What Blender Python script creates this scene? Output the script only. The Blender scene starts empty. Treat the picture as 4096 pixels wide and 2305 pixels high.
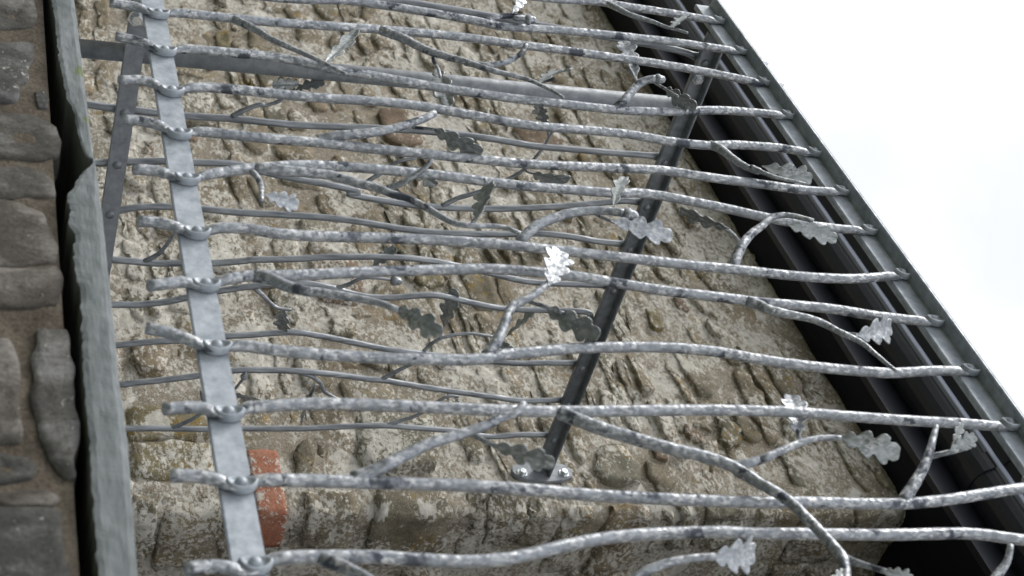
import bpy, bmesh, math, random
from mathutils import Vector, Matrix, noise

# ------------------------------------------------------------------ camera, sky, sun, exposure
scene = bpy.context.scene
CAMZ = 1.55                                   # lens height above the ground
FPX, CX, CY = 6039.0, 2048.0, 1152.5          # focal length and centre in photograph pixels
ax = Vector((2134, -5185, 6039)).normalized() # world X, Y, Z seen from the (portrait-rolled) camera
az = Vector((15052, -838, -6039)).normalized()
ax = (ax - az * ax.dot(az)).normalized()
ay = az.cross(ax)
ROT = Matrix((ax, ay, az))                    # camera -> world
cam = bpy.data.cameras.new('camera')
camo = bpy.data.objects.new('camera', cam)
scene.collection.objects.link(camo)
camo.matrix_world = Matrix.Translation((0, 0, CAMZ)) @ ROT.to_4x4()
cam.sensor_width = 36.0
cam.lens = 36.0 * FPX / 4096.0
cam.clip_start, cam.clip_end = 0.02, 3000
cam.dof.use_dof = True
cam.dof.focus_distance = 2.65
cam.dof.aperture_fstop = 8.0
scene.camera = camo

SUN_DIR = Vector((-0.85, -0.55, 0.95)).normalized()   # towards the sun (behind the cloud)
world = bpy.data.worlds.new('World')
scene.world = world
world.use_nodes = True
nt = world.node_tree
nt.nodes.clear()
wo = nt.nodes.new('ShaderNodeOutputWorld')
bg = nt.nodes.new('ShaderNodeBackground')
bg.inputs['Strength'].default_value = 0.1
sky = nt.nodes.new('ShaderNodeTexSky')
sky.sky_type = 'NISHITA'
sky.sun_disc = False
sky.sun_elevation = math.asin(SUN_DIR.z)
sky.sun_rotation = math.atan2(SUN_DIR.x, SUN_DIR.y)
tc = nt.nodes.new('ShaderNodeTexCoord')
cn = nt.nodes.new('ShaderNodeTexNoise')
cn.inputs['Scale'].default_value = 2.2
cn.inputs['Detail'].default_value = 5
cr = nt.nodes.new('ShaderNodeValToRGB')
cr.color_ramp.elements[0].position = 0.36
cr.color_ramp.elements[0].color = (0.88, 0.88, 0.88, 1)
cr.color_ramp.elements[1].position = 0.56
cr.color_ramp.elements[1].color = (0.97, 0.97, 0.97, 1)
mx = nt.nodes.new('ShaderNodeMix')
mx.data_type = 'RGBA'
dk = nt.nodes.new('ShaderNodeValToRGB')               # bright cloud deck, thicker and thinner in places
dk.color_ramp.elements[0].position = 0.40
dk.color_ramp.elements[0].color = (0.625, 0.64, 0.675, 1)
dk.color_ramp.elements[1].position = 0.60
dk.color_ramp.elements[1].color = (0.80, 0.815, 0.84, 1)
dn = nt.nodes.new('ShaderNodeTexNoise')
dn.inputs['Scale'].default_value = 3.0
dn.inputs['Detail'].default_value = 6
sc10 = nt.nodes.new('ShaderNodeVectorMath')
sc10.operation = 'SCALE'
sc10.inputs['Scale'].default_value = 10.0
nt.links.new(tc.outputs['Generated'], dn.inputs['Vector'])
nt.links.new(dn.outputs['Fac'], dk.inputs['Fac'])
nt.links.new(dk.outputs['Color'], sc10.inputs[0])
nt.links.new(sc10.outputs[0], mx.inputs[7])
nt.links.new(tc.outputs['Generated'], cn.inputs['Vector'])
nt.links.new(cn.outputs['Fac'], cr.inputs['Fac'])
nt.links.new(cr.outputs['Color'], mx.inputs[0])
nt.links.new(sky.outputs['Color'], mx.inputs[6])
nt.links.new(mx.outputs[2], bg.inputs['Color'])
nt.links.new(bg.outputs['Background'], wo.inputs['Surface'])

sun = bpy.data.lights.new('sun', 'SUN')
sun.energy = 1.5
sun.angle = math.radians(25)
sun.color = (1.0, 0.97, 0.92)
suno = bpy.data.objects.new('sun', sun)
scene.collection.objects.link(suno)
suno.rotation_euler = (-SUN_DIR).to_track_quat('-Z', 'Y').to_euler()

vs = scene.view_settings
vs.view_transform = 'Standard'
vs.look = 'None'
vs.gamma = 1
vs.use_curve_mapping = False
vs.exposure = 0.66

# ------------------------------------------------------------------ helpers
rnd = random.Random(7)
OFF = Vector((0, 0, CAMZ))


def ray(x, y):
    return ROT @ Vector((x - CX, -(y - CY), -FPX))


def onY(p, Y):                       # point of the plane Y = const seen at photograph pixel p
    d = ray(*p)
    return d * (Y / d.y) + OFF


def onX(p, X):
    d = ray(*p)
    return d * (X / d.x) + OFF


REG = {i + 1: ((i % 4) * 1000, (0, 750, 1505)[i // 4]) for i in range(12)}


def tr(s):
    """'2:10,20 30,40;3:5,6' -> photograph pixels (traced on enlarged tiles)"""
    out = []
    for seg in s.split(';'):
        r, pts = seg.split(':')
        ox, oy = REG[int(r)]
        for q in pts.split():
            a, b = q.split(',')
            out.append((ox + float(a) * 0.5517, oy + float(b) * 0.5517))
    return out


WL = {}                               # world location of every object built


def mk(name, verts, faces, mat, parent=None, smooth=True, origin=None):
    vs_ = [Vector(v) for v in verts]
    if origin is None:
        lo = Vector((min(v.x for v in vs_), min(v.y for v in vs_), min(v.z for v in vs_)))
        hi = Vector((max(v.x for v in vs_), max(v.y for v in vs_), max(v.z for v in vs_)))
        c = (lo + hi) / 2
    else:
        c = Vector(origin)
    me = bpy.data.meshes.new(name)
    me.from_pydata([tuple(v - c) for v in vs_], [], faces)
    if smooth:
        me.polygons.foreach_set('use_smooth', [True] * len(me.polygons))
    me.materials.append(mat)
    o = bpy.data.objects.new(name, me)
    scene.collection.objects.link(o)
    put(o, c, parent)
    return o


def put(o, c, parent):
    if parent is not None:
        o.parent = parent
        o.location = Vector(c) - WL[parent.name]
    else:
        o.location = c
    WL[o.name] = Vector(c)


def thing(name, loc, label, cat, group=None):
    o = bpy.data.objects.new(name, None)
    scene.collection.objects.link(o)
    o.location = loc
    o.empty_display_size = 0.1
    WL[o.name] = Vector(loc)
    o['label'] = label
    o['category'] = cat
    if group:
        o['group'] = group
    return o


def catmull(pts, step):
    if len(pts) < 2:
        return pts
    P = [pts[0] * 2 - pts[1]] + list(pts) + [pts[-1] * 2 - pts[-2]]
    out = []
    for i in range(1, len(P) - 2):
        p0, p1, p2, p3 = P[i - 1:i + 3]
        n = max(2, int((p2 - p1).length / step))
        for k in range(n):
            t = k / n
            out.append(0.5 * ((2 * p1) + (p2 - p0) * t + (2 * p0 - 5 * p1 + 4 * p2 - p3) * t * t
                              + (3 * p1 - p0 - 3 * p2 + p3) * t ** 3))
    out.append(P[-2])
    return out


def smooth_path(pts, it=2):
    for _ in range(it):
        pts = [pts[0]] + [(pts[i - 1] + pts[i] * 2 + pts[i + 1]) / 4 for i in range(1, len(pts) - 1)] + [pts[-1]]
    return pts


def tube(pts, rad, front, n=12, amp=0.06, seed=0.0, sect=None, fscale=70.0):
    """hammered bar: rad(t) radius; sect(i, p) -> (side, thick, dish) factors for forged eyes"""
    V, F = [], []
    m = len(pts)
    for i, p in enumerate(pts):
        a = (pts[min(i + 1, m - 1)] - pts[max(i - 1, 0)])
        a = a.normalized() if a.length > 1e-9 else Vector((0, 0, 1))
        s = a.cross(front).normalized()
        f = s.cross(a).normalized()
        r = rad(i / (m - 1))
        ks, kt, dish, sh = sect(p) if sect else (1, 1, 0, 0)
        for k in range(n):
            an = 2 * math.pi * k / n
            q = p + s * math.cos(an) * r + f * math.sin(an) * r
            h = 1 + amp * noise.noise(q * fscale + Vector((seed, 0, 0))) + amp * 0.6 * noise.noise(q * fscale * 2.3)
            cs, sn = math.cos(an), math.sin(an)
            w = r * ks * h * cs
            t = r * kt * h * sn
            if dish:
                h2 = 1 + (h - 1) * (1 - min(1, dish))
                w, t = r * ks * h2 * cs, r * kt * h2 * sn
                if sn > 0.15:
                    t -= r * dish * (1.0 if cs < 0.25 else max(0.0, (0.72 - cs) / 0.47))
            V.append(p + s * w + f * (t + sh * r))
    for i in range(m - 1):
        for k in range(n):
            F.append((i * n + k, i * n + (k + 1) % n, (i + 1) * n + (k + 1) % n, (i + 1) * n + k))
    F.append(tuple(range(n - 1, -1, -1)))
    F.append(tuple((m - 1) * n + k for k in range(n)))
    return V, F


def box(lo, hi, bevel=0.0):
    bm = bmesh.new()
    bmesh.ops.create_cube(bm, size=1)
    lo, hi = Vector(lo), Vector(hi)
    for v in bm.verts:
        v.co = Vector((lo[i] + (v.co[i] + 0.5) * (hi[i] - lo[i]) for i in range(3)))
    if bevel:
        bmesh.ops.bevel(bm, geom=list(bm.edges), offset=bevel, segments=2, affect='EDGES', profile=0.6)
    V = [v.co.copy() for v in bm.verts]
    F = [[v.index for v in f.verts] for f in bm.faces]
    bm.verts.index_update()
    F = [[v.index for v in f.verts] for f in bm.faces]
    bm.free()
    return V, F


def dome(c, nrm, r, h, n=14, rings=4):
    nrm = Vector(nrm).normalized()
    u = nrm.orthogonal().normalized()
    v = nrm.cross(u)
    V, F = [], []
    for j in range(rings):
        a = (math.pi / 2) * j / rings
        for k in range(n):
            t = 2 * math.pi * k / n
            V.append(c + (u * math.cos(t) + v * math.sin(t)) * r * math.cos(a) + nrm * h * math.sin(a))
    V.append(c + nrm * h)
    for j in range(rings - 1):
        for k in range(n):
            F.append((j * n + k, j * n + (k + 1) % n, (j + 1) * n + (k + 1) % n, (j + 1) * n + k))
    for k in range(n):
        F.append(((rings - 1) * n + k, (rings - 1) * n + (k + 1) % n, rings * n))
    return V, F


def sweepX(profile, x0, x1, closed=True):
    n = len(profile)
    V = [Vector((x0, y, z)) for y, z in profile] + [Vector((x1, y, z)) for y, z in profile]
    F = [(i, (i + 1) % n, n + (i + 1) % n, n + i) for i in range(n if closed else n - 1)]
    if closed:
        F += [tuple(range(n - 1, -1, -1)), tuple(range(n, 2 * n))]
    return V, F


# ------------------------------------------------------------------ materials
def new_mat(name):
    m = bpy.data.materials.new(name)
    m.use_nodes = True
    t = m.node_tree
    return m, t, t.nodes['Principled BSDF'], t.nodes, t.links


def nz(N, L, pos, scale, detail=4, rough=0.6, dist=0.0):
    n = N.new('ShaderNodeTexNoise')
    n.inputs['Scale'].default_value = scale
    n.inputs['Detail'].default_value = detail
    n.inputs['Roughness'].default_value = rough
    n.inputs['Distortion'].default_value = dist
    L.new(pos, n.inputs['Vector'])
    return n.outputs['Fac']


def ramp(N, L, fac, stops):
    r = N.new('ShaderNodeValToRGB')
    e = r.color_ramp.elements
    while len(e) < len(stops):
        e.new(0.5)
    for i, (p, c) in enumerate(stops):
        e[i].position = p
        e[i].color = (c, c, c, 1) if isinstance(c, (int, float)) else (*c, 1)
    L.new(fac, r.inputs['Fac'])
    return r.outputs['Color']


def mix(N, L, fac, a, b, mode='MIX'):
    m = N.new('ShaderNodeMix')
    m.data_type = 'RGBA'
    m.blend_type = mode
    for s, i in ((fac, 0), (a, 6), (b, 7)):
        if hasattr(s, 'is_linked'):
            L.new(s, m.inputs[i])
        elif i == 0:
            m.inputs[0].default_value = s
        else:
            m.inputs[i].default_value = (*s, 1)
    return m.outputs[2]


def bump(N, L, bsdf, hts, normal=None):
    prev = None
    for h, st, d in hts:
        b = N.new('ShaderNodeBump')
        b.inputs['Strength'].default_value = st
        b.inputs['Distance'].default_value = d
        L.new(h, b.inputs['Height'])
        if prev:
            L.new(prev, b.inputs['Normal'])
        prev = b.outputs['Normal']
    L.new(prev, bsdf.inputs['Normal'])


def position(N):
    return N.new('ShaderNodeNewGeometry').outputs['Position']


def mapped(N, L, pos, sc, rot=(0, 0, 0)):
    mp = N.new('ShaderNodeMapping')
    mp.inputs['Scale'].default_value = sc
    mp.inputs['Rotation'].default_value = rot
    L.new(pos, mp.inputs['Vector'])
    return mp.outputs['Vector']


def zinc(name, lo, hi, dark, sparkle, metallic, rough, hammer, stretch=(1, 1, 1)):
    m, t, b, N, L = new_mat(name)
    p = position(N)
    ps = mapped(N, L, p, stretch)
    c = ramp(N, L, nz(N, L, ps, 55, 5, 0.65), [(0.30, lo), (0.68, hi)])
    if sparkle:
        s = ramp(N, L, nz(N, L, mapped(N, L, p, (1.0, 1.0, 0.5)), 210, 4, 0.65, 0.3), [(0.49, 0.0), (0.575, 0.92)])
        gt = ramp(N, L, nz(N, L, p, 28, 4, 0.6), [(0.36, 0.22), (0.60, 1.0)])
        s = mix(N, L, 1.0, s, gt, 'MULTIPLY')
        c = mix(N, L, s, c, (sparkle, sparkle * 1.01, sparkle * 1.02))
    if dark:
        v = N.new('ShaderNodeTexVoronoi')
        v.inputs['Scale'].default_value = 34
        L.new(mapped(N, L, p, (1.0, 1.0, 0.55)), v.inputs['Vector'])
        n2 = nz(N, L, p, 90, 3)
        ad = N.new('ShaderNodeMath')
        ad.operation = 'ADD'
        L.new(v.outputs['Distance'], ad.inputs[0])
        L.new(n2, ad.inputs[1])
        gate = ramp(N, L, nz(N, L, p, 20, 3), [(0.48, 0.0), (0.56, 1.0)])
        s = ramp(N, L, ad.outputs[0], [(0.58 + dark, 1.0), (0.64 + dark, 0.0)])
        s = mix(N, L, gate, (0, 0, 0), s)
        c = mix(N, L, s, c, (0.080, 0.090, 0.112))
    L.new(c, b.inputs['Base Color'])
    b.inputs['Metallic'].default_value = metallic
    r = ramp(N, L, nz(N, L, ps, 80, 4), [(0.3, rough - 0.10), (0.7, rough + 0.14)])
    L.new(r, b.inputs['Roughness'])
    vv = N.new('ShaderNodeTexVoronoi')
    vv.feature = 'SMOOTH_F1'
    vv.inputs['Scale'].default_value = 120
    L.new(ps, vv.inputs['Vector'])
    bump(N, L, b, [(vv.outputs['Distance'], hammer, 0.004), (nz(N, L, ps, 330, 3), hammer * 0.6, 0.0015)])
    return m


M_BAR = zinc('hammered_zinc', (0.19, 0.207, 0.232), (0.38, 0.405, 0.44), 0.24, 0.70, 0.45, 0.42, 0.45)
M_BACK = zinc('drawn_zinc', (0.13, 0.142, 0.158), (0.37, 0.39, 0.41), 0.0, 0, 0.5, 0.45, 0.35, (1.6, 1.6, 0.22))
M_RAIL = zinc('flat_zinc', (0.27, 0.305, 0.345), (0.52, 0.56, 0.605), 0.0, 0, 0.35, 0.54, 0.08)
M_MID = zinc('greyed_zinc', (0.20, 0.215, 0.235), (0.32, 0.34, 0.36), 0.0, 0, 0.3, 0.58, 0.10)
M_DULL = zinc('dark_zinc', (0.15, 0.165, 0.18), (0.27, 0.29, 0.31), 0.0, 0, 0.5, 0.42, 0.08)  # darker zinc tone for the side top rail and side rivets
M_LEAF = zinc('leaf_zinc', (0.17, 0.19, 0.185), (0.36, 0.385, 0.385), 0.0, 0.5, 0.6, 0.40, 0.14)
M_LEAF_PALE = zinc('leaf_pale_zinc', (0.27, 0.295, 0.33), (0.54, 0.57, 0.61), 0.0, 0.74, 0.35, 0.40, 0.6)  # paler, more strongly hammered zinc for chosen leaves
M_BOLT = zinc('bolt_zinc', (0.55, 0.58, 0.60), (0.75, 0.77, 0.78), 0.0, 0, 0.85, 0.25, 0.03)


def masonry(name, cols, white, ochre, seed, gritty, rnd_amt=1.0, bscale=1.0, band=None):
    m, t, b, N, L = new_mat(name)
    p0 = position(N)
    ad = N.new('ShaderNodeVectorMath')
    ad.operation = 'ADD'
    ad.inputs[1].default_value = (seed, seed * 1.7, seed * 0.6)
    L.new(p0, ad.inputs[0])
    p = ad.outputs[0]
    oi = N.new('ShaderNodeObjectInfo').outputs['Random']
    pb_ = mapped(N, L, p, band, (0, math.radians(-20), 0)) if band else p
    c1 = ramp(N, L, nz(N, L, pb_, 16, 8, 0.68, 0.4), [(0.28, cols[0]), (0.5, cols[1]), (0.72, cols[2])])
    if rnd_amt:
        c2 = ramp(N, L, oi, [(0.0, (0.66, 0.67, 0.64)), (0.25, (1.08, 1.0, 0.88)), (0.5, (0.84, 0.87, 0.84)),
                             (0.75, (1.06, 0.94, 0.80)), (1.0, (1.1, 1.08, 1.02))])
        c1 = mix(N, L, rnd_amt, c1, mix(N, L, 1.0, c1, c2, 'MULTIPLY'))
    # fine dark / pale grit
    g = ramp(N, L, nz(N, L, p, 210, 4, 0.7), [(0.32, (0.42, 0.40, 0.38)), (0.5, (1, 1, 1)), (0.72, (1.35, 1.33, 1.3))])
    c1 = mix(N, L, gritty, c1, mix(N, L, 1.0, c1, g, 'MULTIPLY'))
    # ochre lichen
    if ochre:
        o = ramp(N, L, nz(N, L, p, 9, 6, 0.7), [(0.60 - ochre, 0.0), (0.68 - ochre, 0.8)])
        o2 = ramp(N, L, nz(N, L, p, 60, 4, 0.7), [(0.42, 0.0), (0.58, 1.0)])
        c1 = mix(N, L, mix(N, L, 1.0, o, o2, 'MULTIPLY'), c1, (0.26, 0.17, 0.035))
    # remains of lime wash: fine flecks gathered in clouds, and a few larger patches
    pm = mapped(N, L, p0, (0.6, 1, 1.0), (0, math.radians(25), 0))
    w1 = nz(N, L, pm, 105, 8, 0.74, 0.2)
    w2 = nz(N, L, p0, 6, 4, 0.6)
    s = N.new('ShaderNodeMath')
    s.operation = 'MULTIPLY_ADD'
    L.new(w2, s.inputs[0])
    s.inputs[1].default_value = 0.62
    L.new(w1, s.inputs[2])
    wf = ramp(N, L, s.outputs[0], [(0.845 - white, 0.0), (0.885 - white, 0.9)])
    big = ramp(N, L, nz(N, L, mapped(N, L, p0, (0.7, 1, 1.2), (0, math.radians(30), 0)), 12, 9, 0.66, 0.5), [(0.60 - white * 0.6, 0.0), (0.63 - white * 0.6, 0.88)])
    wf = mix(N, L, 1.0, wf, big, 'LIGHTEN')
    wc = ramp(N, L, nz(N, L, p0, 70, 4), [(0.3, (0.44, 0.415, 0.36)), (0.7, (0.72, 0.695, 0.635))])
    c1 = mix(N, L, wf, c1, wc)
    L.new(c1, b.inputs['Base Color'])
    b.inputs['Roughness'].default_value = 0.9
    b.inputs['Specular IOR Level'].default_value = 0.25
    bump(N, L, b, [(nz(N, L, p, 26 * bscale, 8, 0.7, 0.3), 0.6, 0.008), (nz(N, L, p, 190, 5, 0.7), 0.7 * gritty + 0.15, 0.003),
                   (wf, 0.35, 0.0015)])
    return m


M_STONE = masonry('wall_stone', ((0.11, 0.098, 0.072), (0.218, 0.199, 0.158), (0.33, 0.298, 0.245)), 0.034, 0.04, 0, 0.7)
M_BROWN = masonry('brown_stone', ((0.11, 0.08, 0.055), (0.195, 0.145, 0.102), (0.29, 0.225, 0.17)), 0.0, 0.0, 3, 0.6, 0.0)
M_OCHRE = masonry('ochre_stone', ((0.14, 0.12, 0.07), (0.22, 0.19, 0.115), (0.30, 0.27, 0.20)), 0.02, 0.10, 5, 0.8, 0.0)
M_MORTAR = masonry('lime_mortar', ((0.185, 0.16, 0.124), (0.298, 0.262, 0.207), (0.415, 0.37, 0.302)), 0.042, 0.01, 11, 1.0, 0.0)
M_DARKST = masonry('landing_stone', ((0.042, 0.042, 0.041), (0.098, 0.098, 0.096), (0.26, 0.265, 0.275)), -0.14, 0.0, 17, 0.5, 0.8, 1.0, (1.3, 1, 0.75))
M_DARKMO = masonry('landing_mortar', ((0.075, 0.062, 0.047), (0.13, 0.11, 0.085), (0.19, 0.168, 0.138)), -0.16, 0.0, 23, 0.8, 0.0)
M_BRICK = masonry('red_brick', ((0.27, 0.10, 0.058), (0.37, 0.16, 0.10), (0.42, 0.25, 0.18)), -0.02, 0.0, 29, 0.7, 0.0)

m, t, b, N, L = new_mat('slate_slab')
p = position(N)
c = ramp(N, L, nz(N, L, mapped(N, L, p, (3, 3, 14)), 4, 7, 0.65), [(0.3, (0.135, 0.152, 0.158)), (0.5, (0.185, 0.206, 0.212)), (0.7, (0.25, 0.275, 0.285))])
c = mix(N, L, ramp(N, L, nz(N, L, p, 13, 3), [(0.66, 0.0), (0.70, 0.8)]), c, (0.13, 0.17, 0.05))
c = mix(N, L, ramp(N, L, nz(N, L, p, 40, 5, 0.7), [(0.60, 0.0), (0.72, 0.5)]), c, (0.16, 0.17, 0.18))
L.new(c, b.inputs['Base Color'])
b.inputs['Roughness'].default_value = 0.75
bump(N, L, b, [(nz(N, L, mapped(N, L, p, (30, 30, 160)), 1, 6, 0.7), 0.4, 0.004)])
M_SLATE = m

m, t, b, N, L = new_mat('black_gutter_plastic')
p = position(N)
c = ramp(N, L, nz(N, L, p, 8, 5), [(0.3, (0.012, 0.0135, 0.021)), (0.7, (0.021, 0.023, 0.034))])
L.new(c, b.inputs['Base Color'])
b.inputs['Roughness'].default_value = 0.34
M_BLACK = m
m, t, b, N, L = new_mat('gutter_strip_grey')
b.inputs['Base Color'].default_value = (0.30, 0.33, 0.42, 1)  # one even grey-blue, much paler than the trough
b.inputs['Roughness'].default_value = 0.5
M_STRIP = m
m, t, b, N, L = new_mat('dark_timber')
p = position(N)
c = ramp(N, L, nz(N, L, mapped(N, L, p, (2, 30, 30)), 2, 5), [(0.3, (0.007, 0.008, 0.012)), (0.7, (0.013, 0.0145, 0.021))])
L.new(c, b.inputs['Base Color'])
b.inputs['Roughness'].default_value = 0.6
b.inputs['Specular IOR Level'].default_value = 0.15
M_TIMBER = m
m, t, b, N, L = new_mat('roof_slate')
p = position(N)
c = ramp(N, L, nz(N, L, p, 12, 5), [(0.3, (0.06, 0.065, 0.075)), (0.7, (0.12, 0.125, 0.14))])
L.new(c, b.inputs['Base Color'])
b.inputs['Roughness'].default_value = 0.6
M_ROOF = m
m, t, b, N, L = new_mat('grass_and_earth')
p = position(N)
c = ramp(N, L, nz(N, L, p, 25, 8, 0.75), [(0.3, (0.035, 0.04, 0.02)), (0.7, (0.10, 0.105, 0.06))])
L.new(c, b.inputs['Base Color'])
b.inputs['Roughness'].default_value = 0.95
bump(N, L, b, [(nz(N, L, p, 60, 5), 0.8, 0.02)])
M_GROUND = m

# ------------------------------------------------------------------ ground
V, F = [], []
G = [-900, -200, -40, -10, -4, 0, 4, 10, 40, 200, 900]
for j in G:
    for i in G:
        V.append((i, j, 0))
n = len(G)
F = [(j * n + i, j * n + i + 1, (j + 1) * n + i + 1, (j + 1) * n + i) for j in range(n - 1) for i in range(n - 1)]
g = mk('ground', V, F, M_GROUND, origin=(0, 0, 0))
g['kind'] = 'structure'

# ------------------------------------------------------------------ the stone building
YW = 2.263                       # face of the wall
XC = -2.108                      # corner of the door opening
ZS = CAMZ + 2.304                # soffit height
ZL = CAMZ + 0.200                # top of the landing
bld = thing('stone_building', (-3.5, YW, 0), 'rubble stone building with lime wash remains under a dark eave', 'building')


def fbm(x, y, z, o=4):
    return noise.fractal(Vector((x, y, z)), 1.0, 2.0, o)


def mortar_sheet(name, u0, u1, v0, v1, step, to3d, amp, mat, parent):
    nu, nv = int((u1 - u0) / step) + 1, int((v1 - v0) / step) + 1
    V, F = [], []
    for j in range(nv + 1):
        for i in range(nu + 1):
            u, v = u0 + (u1 - u0) * i / nu, v0 + (v1 - v0) * j / nv
            d = amp * (fbm(u * 7, v * 9, 3.1) * 0.5 + fbm(u * 30, v * 34, 9.7, 3) * 0.35)
            V.append(to3d(u, v, d))
    for j in range(nv):
        for i in range(nu):
            a = j * (nu + 1) + i
            F.append((a, a + 1, a + nu + 2, a + nu + 1))
    return mk(name, V, F, mat, parent)


wallpt = lambda u, v, d: Vector((u, YW - d, v))            # d is towards the viewer
revpt = lambda u, v, d: Vector((XC + d, u, v))             # reveal: u is depth Y
RC = 0.030


def lpoint(u, v, d):                                       # wall face, rounded corner, then the reveal
    d -= 0.002
    e = u - (XC - RC)
    d -= 0.005 * max(0.0, min(1.0, (e + 0.06) / 0.05))
    if e <= 0:
        return Vector((u, YW - d, v))
    arc = RC * math.pi / 2
    if e < arc:
        a = e / RC
        return Vector((XC - RC + (RC + d) * math.sin(a), YW + RC - (RC + d) * math.cos(a), v))
    return Vector((XC + d, YW + RC + (e - arc), v))


mortar_sheet('wall_mortar', -5.6, XC + 0.46, 1.2, ZS + 0.12, 0.0125, lpoint, 0.010, M_MORTAR, bld)
# body of the wall behind the mortar faces, and the wall beyond the doorway
mk('wall_core', *box((-5.6, YW + 0.04, 0), (XC - 0.05, YW + 0.46, ZS + 0.3), 0), M_MORTAR, bld, False)
mk('wall_base', *box((-5.6, YW - 0.002, 0), (-2.45, YW + 0.039, 1.2), 0), M_MORTAR, bld, False)
mk('wall_core', *box((-1.06, YW, 0), (2.6, YW + 0.46, ZS + 0.3), 0), M_MORTAR, bld, False)
mk('lintel', *box((XC - 0.039, YW + 0.03, ZS + 0.004), (-1.061, YW + 0.455, ZS + 0.3), 0.004), M_TIMBER, bld, False)
door = mk('door', *box((XC + 0.02, YW + 0.36, ZL + 0.01), (-1.07, YW + 0.40, ZS - 0.002), 0.004), M_TIMBER, bld, False)
for k in range(7):
    x0 = XC + 0.03 + k * 0.143
    mk('plank', *box((x0, YW + 0.345, ZL + 0.02), (x0 + 0.137, YW + 0.3595, ZS - 0.01), 0.003), M_TIMBER, door, False)


def stone_mesh(poly, prot, to3d, seed, inset=0.005, n=20, jit=0.013, tilt=1.0):
    """irregular flat-faced rubble stone from an outline in wall coordinates"""
    m_ = len(poly)
    per = []
    for i in range(m_):
        a, b_ = Vector(poly[i]), Vector(poly[(i + 1) % m_])
        per.append((a, b_, (b_ - a).length))
    tot = sum(q[2] for q in per)
    cen = sum((Vector(q) for q in poly), Vector((0, 0))) / m_
    ring = []
    for k in range(n):
        d = tot * k / n
        for a, b_, l in per:
            if d <= l:
                ring.append(a.lerp(b_, d / l))
                break
            d -= l
    # soften the corners, then roughen
    ring = [(ring[i - 1] + ring[i] * 6 + ring[(i + 1) % n]) / 8 for i in range(n)]
    R = []
    for i, q in enumerate(ring):
        j = noise.noise_vector(Vector((q.x * 34 + seed, q.y * 34, seed * 0.3)))
        R.append(q + Vector((j.x, j.y)) * jit)
    size = math.sqrt(tot / 4)
    r1 = random.Random(seed)
    tx, tz = r1.uniform(-0.10, 0.10), r1.uniform(-0.16, 0.09)
    V, F = [], []
    levels = [(1.02, -0.035), (1.0, prot - 0.004), (1 - min(0.2, inset / size), prot), (0.62, prot * 1.0), (0.3, prot * 1.0)]
    for s, d in levels:
        for q in R:
            e = cen + (q - cen) * s
            rough = 0.0
            if s < 1.01:
                rough = 0.008 * tilt * fbm(e.x * 22 + seed, e.y * 26, seed, 4) + tilt * (tx * (e.x - cen.x) + tz * (e.y - cen.y)) * 1
            V.append(to3d(e.x, e.y, d + rough))
    V.append(to3d(cen.x, cen.y, prot + 0.008 * fbm(cen.x * 22 + seed, cen.y * 26, seed, 4)))
    for l in range(len(levels) - 1):
        for k in range(n):
            F.append((l * n + k, l * n + (k + 1) % n, (l + 1) * n + (k + 1) % n, (l + 1) * n + k))
    l = len(levels) - 1
    for k in range(n):
        F.append((l * n + k, l * n + (k + 1) % n, (l + 1) * n))
    return V, F


def px_of(p):
    q = ROT.transposed() @ (Vector(p) - OFF)
    if q.z > -0.05:
        return (1e6, 1e6)
    return (CX + FPX * q.x / -q.z, CY - FPX * q.y / -q.z)


# stones that can be recognised in the photograph (outline, material, how far proud)
hand = [
    ('2:915,800 1280,800 1300,900 1250,1060 1120,1085 1000,1050 950,960', M_BROWN, 0.016),
    ('3:70,935 200,930 440,990 450,1060 400,1090 150,1040', M_BROWN, 0.016),
    ('5:960,1080 1080,1050 1190,1100 1200,1250 1170,1370 1050,1390 970,1330 950,1200', M_STONE, 0.030),
    ('10:745,250 1350,290 1345,700 810,690', M_STONE, 0.022),
    ('11:700,520 880,500 1000,640 1000,800 760,800 680,700', M_STONE, 0.026),
    ('9:905,215 1500,250 1540,480 930,480', M_OCHRE, 0.014),
    ('9:940,500 1540,500 1600,760 960,760', M_OCHRE, 0.016),
    ('1:1560,240 1650,230 1675,350 1570,345', M_OCHRE, 0.012),
    ('6:1100,190 1190,220 1240,290 1110,285', M_STONE, 0.022),
    ('6:1190,650 1400,650 1420,700 1300,735 1200,700', M_OCHRE, 0.016),
    ('6:600,950 740,960 760,1100 600,1085', M_STONE, 0.018),
    ('2:440,20 620,40 645,110 560,160 470,110', M_STONE, 0.018),
    ('6:140,770 340,760 360,900 330,1020 160,900', M_STONE, 0.020),
    ('6:410,420 700,400 720,480 430,480', M_STONE, 0.020),
    ('7:1050,880 1170,900 1180,1040 1090,1030', M_OCHRE, 0.012),
    ('7:1250,800 1340,830 1375,910 1290,890', M_BROWN, 0.012),
    ('7:1480,960 1600,1040 1620,1110 1500,1050', M_STONE, 0.022),
    ('11:1560,300 1700,340 1790,430 1640,560 1600,480', M_STONE, 0.020),
    ('11:1330,360 1450,370 1490,520 1400,480', M_BROWN, 0.012),
    ('11:1100,520 1200,560 1220,620 1130,600', M_BROWN, 0.012),
    ('7:480,310 570,340 560,420 480,420', M_BROWN, 0.014),
]
taken = []
stones = []                              # (distance, verts, faces, mat)
sd = 100
for s, mt, pr in hand:
    poly = [onY(q, YW) for q in tr(s)]
    poly = [(q.x, q.z) for q in poly]
    area = sum(poly[i][0] * poly[(i + 1) % len(poly)][1] - poly[(i + 1) % len(poly)][0] * poly[i][1] for i in range(len(poly)))
    if area > 0:                          # outline order so that faces look outward
        poly = poly[::-1]
    xs, zs = [q[0] for q in poly], [q[1] for q in poly]
    taken.append((min(xs), max(xs), min(zs), max(zs)))
    sd += 1
    stones.append((0, *stone_mesh(poly, pr * 0.5, wallpt, sd), mt))


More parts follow.
